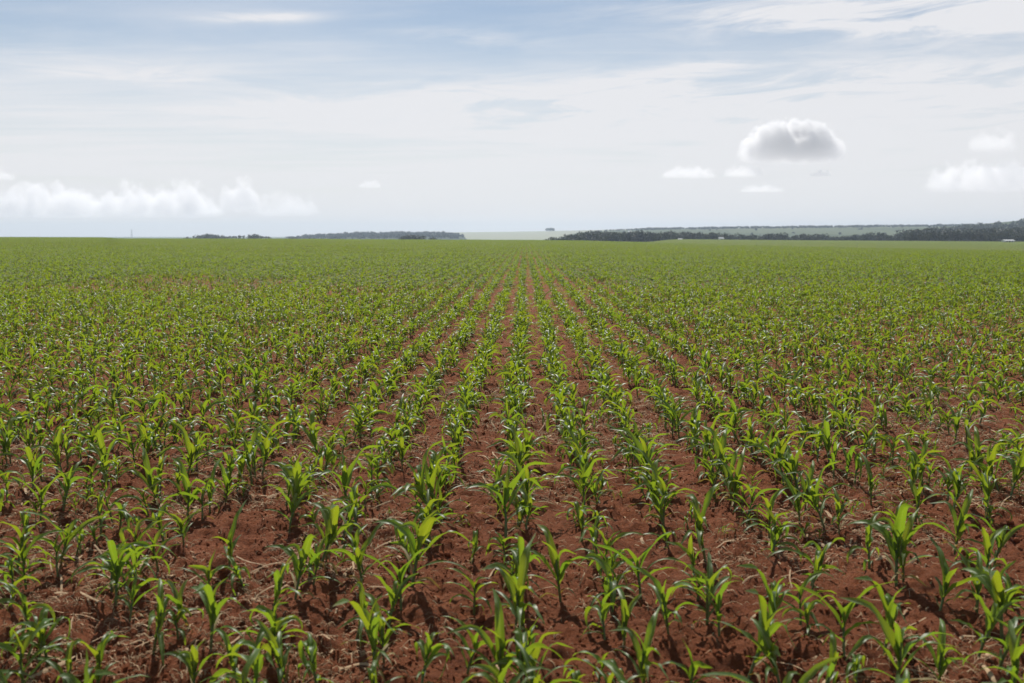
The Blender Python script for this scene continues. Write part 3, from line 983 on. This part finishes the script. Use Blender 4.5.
wood([(546, 228.2), (551, 227.6), (555, 228.2)], 6, 2950, 3050, "tree of the flat topped grove alone on the pale hilltop", "trees of the grove on the pale hilltop", ROUND, jit=0.15, wide=1.3)

# far woods that read as one mass
def far_wood(name, label, pts_fn, n, leaf, h, w, mats):
    B = Bag()
    rng = np.random.default_rng(len(name) * 7 + n)
    for i in range(n):
        x, y, hh = pts_fn(rng)
        z = land_at(x, y)
        ww = hh * rng.uniform(w * 0.8, w * 1.3)
        v, f, uv = crown_geo(rng, hh, ww, hh * 0.05, 4, 46, leaf * rng.uniform(0.8, 1.3))
        B.add(v + np.array([x, y, z]), f, uv, int(rng.integers(len(mats))))
    o = obj(name, B.mesh(name, mats, False))
    tag(o, label, kind="stuff")


def along(px0, px1, y0, y1, h0, h1):
    def g(rng):
        Y = rng.uniform(y0, y1)
        f = rng.beta(1.3, 1.15)
        px = px0 + (px1 - px0) * f
        swell = 0.75 + 0.40 * vnoise(np.array(px * 0.055), np.array(3.3 + px0), 17) + 0.35 * (vnoise(np.array(px * 0.3), np.array(1.3), 18) - 0.5)
        ends = min(1.0, 0.35 + 5.0 * f, 0.45 + 6.0 * (1 - f))
        return U(px) * Y, Y, rng.uniform(h0, h1) * float(swell) * ends
    return g


far_wood("blue_woodland", "far blue woodland on the low rise behind the left field edge", along(285, 464, 1900, 2500, 5, 8.5), 760, 1.6, 10, 1.1, [M_CROWN, M_CROWN2])
far_wood("ridge_woodland", "thin dark line of woodland along the far ridge", along(590, 1000, 2250, 2450, 2.5, 4.5), 800, 1.3, 7, 1.4, [M_CROWN, M_CROWN2])
far_wood("hillside_woodland", "dark woodland patch on the pastures behind the great wood", along(885, 1050, 1150, 1480, 7, 10), 260, 1.4, 9, 1.2, [M_CROWN, M_CROWN2])
far_wood("hilltop_woodland", "dark wood crowning the hill at the far right", along(1012, 1085, 1690, 1760, 5, 8), 80, 1.4, 9, 1.1, [M_CROWN2])
far_wood("hedge_woodland", "scattered far trees and hedges on the pastures", along(600, 980, 1500, 2200, 3, 5), 30, 1.1, 6, 1.6, [M_CROWN])


# ------------------------------------------------------------------ farm buildings and a pylon
def box(B, x0, x1, y0, y1, z0, z1, m=0):
    v = [(x, y, z) for z in (z0, z1) for y in (y0, y1) for x in (x0, x1)]
    B.add(v, [(0, 2, 3, 1), (4, 5, 7, 6), (0, 1, 5, 4), (2, 6, 7, 3), (0, 4, 6, 2), (1, 3, 7, 5)], None, m)


def house(name, px, Y, w, d, h, label, roof_mat, rise=0.9, z=None, rz=0.15):
    x = at(px, 240, Y)[0]
    r = obj(name, None)
    r.location = (x, Y, land_at(x, Y) if z is None else z)
    r.rotation_euler = (0, 0, rz)
    tag(r, label, "building")
    B = Bag(); box(B, -w / 2, w / 2, -d / 2, d / 2, -0.4, h)
    B.add([(-w / 2, -d / 2, h), (-w / 2, d / 2, h), (-w / 2, 0, h + rise - 0.02)], [(0, 1, 2)])
    B.add([(w / 2, -d / 2, h), (w / 2, d / 2, h), (w / 2, 0, h + rise - 0.02)], [(0, 2, 1)])
    obj("wall", B.mesh("wall", [M_WHITE], False), r)
    B = Bag(); o = 0.35
    for sgn in (-1, 1):
        e = sgn * (d / 2 + o)
        zz = h - rise * o / (d / 2)
        v = [(-w / 2 - o, e, zz), (w / 2 + o, e, zz), (w / 2 + o, 0, h + rise), (-w / 2 - o, 0, h + rise)]
        v += [(a, b, c + 0.12) for a, b, c in v]
        B.add(v, [(0, 1, 2, 3), (4, 5, 6, 7), (0, 1, 5, 4), (1, 2, 6, 5), (2, 3, 7, 6), (3, 0, 4, 7)])
    obj("roof", B.mesh("roof", [roof_mat], False), r)
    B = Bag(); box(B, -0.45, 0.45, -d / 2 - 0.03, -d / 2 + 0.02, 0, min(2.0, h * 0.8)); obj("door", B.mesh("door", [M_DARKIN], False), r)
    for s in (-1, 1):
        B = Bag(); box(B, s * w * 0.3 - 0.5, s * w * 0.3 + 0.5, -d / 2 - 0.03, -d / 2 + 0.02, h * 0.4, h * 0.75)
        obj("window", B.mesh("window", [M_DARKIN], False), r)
    return r


house("low_shed", 1008, 600, 5.6, 4.2, 1.0, "long low white shed before the great wood at the far right", M_ROOF, 0.5, None, 0.02)
house("farmhouse", 680, 700, 2.4, 2.2, 1.0, "tiny white hut before the middle of the long wood", M_ROOF, 0.6, -2.4)
house("farmhouse", 721, 712, 3.0, 2.6, 1.6, "small white house before the right part of the long wood", M_ROOF, 0.9, -2.4)
house("farmhouse", 629.5, 1500, 4.5, 4, 3.0, "white house showing above the tall part of the long wood", M_ROOF, 1.2, 3.5)
house("farmhouse", 888, 2300, 9, 6, 4.0, "pale farm building high on the pastures hillside", M_ROOF, 1.5)


def pylon(px, Y, h, label):
    x = U(px) * Y
    r = obj("power_pylon", None)
    r.location = (x, Y, land_at(x, Y))
    tag(r, label, "pylon")
    w = h * 0.09
    for sx_ in (-1, 1):
        for sy_ in (-1, 1):
            v, f = tube([(sx_ * w, sy_ * w, -0.5), (sx_ * w * 0.35, sy_ * w * 0.35, h * 0.62), (sx_ * w * 0.2, sy_ * w * 0.2, h)], [0.22, 0.18, 0.14], 5)
            B = Bag(); B.add(v, f); obj("leg", B.mesh("leg", [M_STEEL]), r)
    for k in range(7):
        z0, z1 = h * k / 7.5, h * (k + 1) / 7.5
        a, b = w * (1 - 0.78 * k / 7), w * (1 - 0.78 * (k + 1) / 7)
        B = Bag()
        for sy_ in (-1, 1):
            v, f = tube([(-a, sy_ * a, z0), (b, sy_ * b, z1)], [0.1, 0.1], 4); B.add(v, f)
            v, f = tube([(a, sy_ * a, z0), (-b, sy_ * b, z1)], [0.1, 0.1], 4); B.add(v, f)
        obj("cross_brace", B.mesh("cross_brace", [M_STEEL]), r)
    for z in (0.72, 0.84, 0.96):
        v, f = tube([(-h * 0.16, 0, h * z), (0, 0, h * (z + 0.02)), (h * 0.16, 0, h * z)], [0.12, 0.26, 0.12], 5)
        B = Bag(); B.add(v, f); obj("cross_arm", B.mesh("cross_arm", [M_STEEL]), r)


pylon(132, 2900, 27, "faint steel power pylon alone on the left skyline")


# ------------------------------------------------------------------ cumulus clouds
def cloud_material(w, d, h, dens, soft, rag, seed, low, alb):
    """Water drops filling a flat-based heap whose top is billowed by noise (object space runs -1..1, -1..1, 0..1)."""
    m, N = material("cumulus")
    p = N.n('ShaderNodeTexCoord').outputs['Object']
    s = N.n('ShaderNodeSeparateXYZ', {0: p})
    x, y, z = s.outputs[0], s.outputs[1], s.outputs[2]
    q = N.n('ShaderNodeMapping', {'Vector': p, 'Location': (seed * 3.7, seed * 1.3, seed * 0.9), 'Scale': (w / 2 / h, d / 2 / h, 1)}).outputs[0]
    flat = N.n('ShaderNodeMapping', {'Vector': q, 'Scale': (1, 0.7, 0.75)}).outputs[0]
    heap = N.noise(flat, 2.3, 3, 0.5)
    puff = N.noise(q, 3.8, 9, 0.66)
    r2 = N.math('ADD', N.math('MULTIPLY', x, x), N.math('MULTIPLY', y, y))
    dome = N.math('POWER', N.math('SUBTRACT', 1.0, r2, clamp=True), 0.35)
    top = N.math('MULTIPLY', dome, N.smooth(heap, 0.30, 0.66, low, 0.95))
    f = N.math('ADD', N.math('SUBTRACT', top, z), N.math('MULTIPLY', N.math('SUBTRACT', puff, 0.48), rag))
    side = N.smooth(N.math('ADD', r2, N.math('MULTIPLY', N.math('SUBTRACT', puff, 0.5), 1.3)), 0.98, 0.55)
    body = N.math('MULTIPLY', N.smooth(f, 0.0, soft), side)
    base = N.smooth(N.math('ADD', z, N.math('MULTIPLY', N.math('SUBTRACT', puff, 0.5), 0.5)), -0.08, 0.22)
    den = N.math('MULTIPLY', N.math('MULTIPLY', body, base), dens / h)
    v = N.n('ShaderNodeVolumePrincipled', {'Color': (alb, alb, min(1.0, alb + 0.003), 1), 'Density': den, 'Anisotropy': 0.15})
    N.n('ShaderNodeOutputMaterial', {'Volume': v.outputs[0]})
    return m


def cloud(px, py_base, wpx, hpx, label, seed, D=7200.0, dens=4.0, soft=0.28, rag=1.2, low=0.30, alb=0.988, group="small cumulus clouds"):
    import bmesh
    x, y, z = at(px, py_base, D)
    sc = D / FPX
    w, h = wpx * sc, hpx * sc
    d = w * 0.6
    bm = bmesh.new()
    bmesh.ops.create_icosphere(bm, subdivisions=4, radius=1.0)
    for p in bm.verts:
        a, b, c = p.co
        p.co = (a * 1.04, b * 1.04, c * 1.10 if c > 0 else c * 0.14)
    me = bpy.data.meshes.new("cloud")
    bm.to_mesh(me)
    bm.free()
    me.materials.append(cloud_material(w, d, h, dens, soft, rag, seed, low, alb))
    o = obj("cloud", me, None, (x, y, z))
    o.scale = (w / 2, d / 2, h)
    tag(o, label, "cloud", group)
    return o


cloud(791, 160, 110, 44, "largest white cumulus cloud with grey base, alone above the right half", 23, dens=7.5, soft=0.12, rag=0.95, low=0.62, alb=0.996, group=None)
cloud(689, 178, 60, 15, "small flat white cloud lower left of the largest cumulus", 2, dens=1.3)
cloud(743, 177, 44, 14, "faint small white cloud right beneath the largest cumulus", 3, dens=0.9)
cloud(762, 192, 48, 9, "thin low white wisp of cloud below the largest cumulus", 4, dens=0.7)
cloud(820, 177, 24, 9, "tiny puff of cloud lower right of the largest cumulus", 5, dens=1.4)
cloud(992, 151, 52, 28, "upper of the two white clouds at the right edge", 6, dens=1.4)
cloud(984, 190, 126, 36, "wide lower white cloud at the right edge of the sky", 7, dens=2.0)
cloud(370, 188, 26, 10, "tiny lone white puff left of the sky's middle", 8, dens=0.9)
cloud(48, 216, 150, 38, "left half of the long low cloud bank on the left", 9, dens=3.0, rag=1.5, low=0.16)
cloud(160, 216, 140, 40, "right half of the long low cloud bank on the left", 11, dens=3.0, rag=1.5, low=0.16)
cloud(240, 211, 44, 36, "tall narrow tower of cloud right of the low bank", 12, dens=3.8, soft=0.25, low=0.7)
cloud(286, 216, 76, 28, "thin ragged cloud right of the narrow cloud tower", 13, dens=0.9)
cloud(2, 180, 30, 15, "small cloud scrap above the low bank at the left edge", 14, dens=1.0)

# ------------------------------------------------------------------ the air
HAZE = 0.00017
B = Bag()
box(B, -5500, 5500, -900, 5500, -16.0, 62.0)
hz_m = bpy.data.materials.new("air")
hz_m.use_nodes = True
N = Nodes(hz_m.node_tree)
hv = N.n('ShaderNodeVolumePrincipled', {'Color': (0.68, 0.81, 1.0, 1), 'Density': HAZE, 'Anisotropy': 0.3})
N.n('ShaderNodeOutputMaterial', {'Volume': hv.outputs[0]})
haze = obj("haze", B.mesh("haze", [hz_m], False))
tag(haze, "pale air haze over the whole field", kind="stuff")
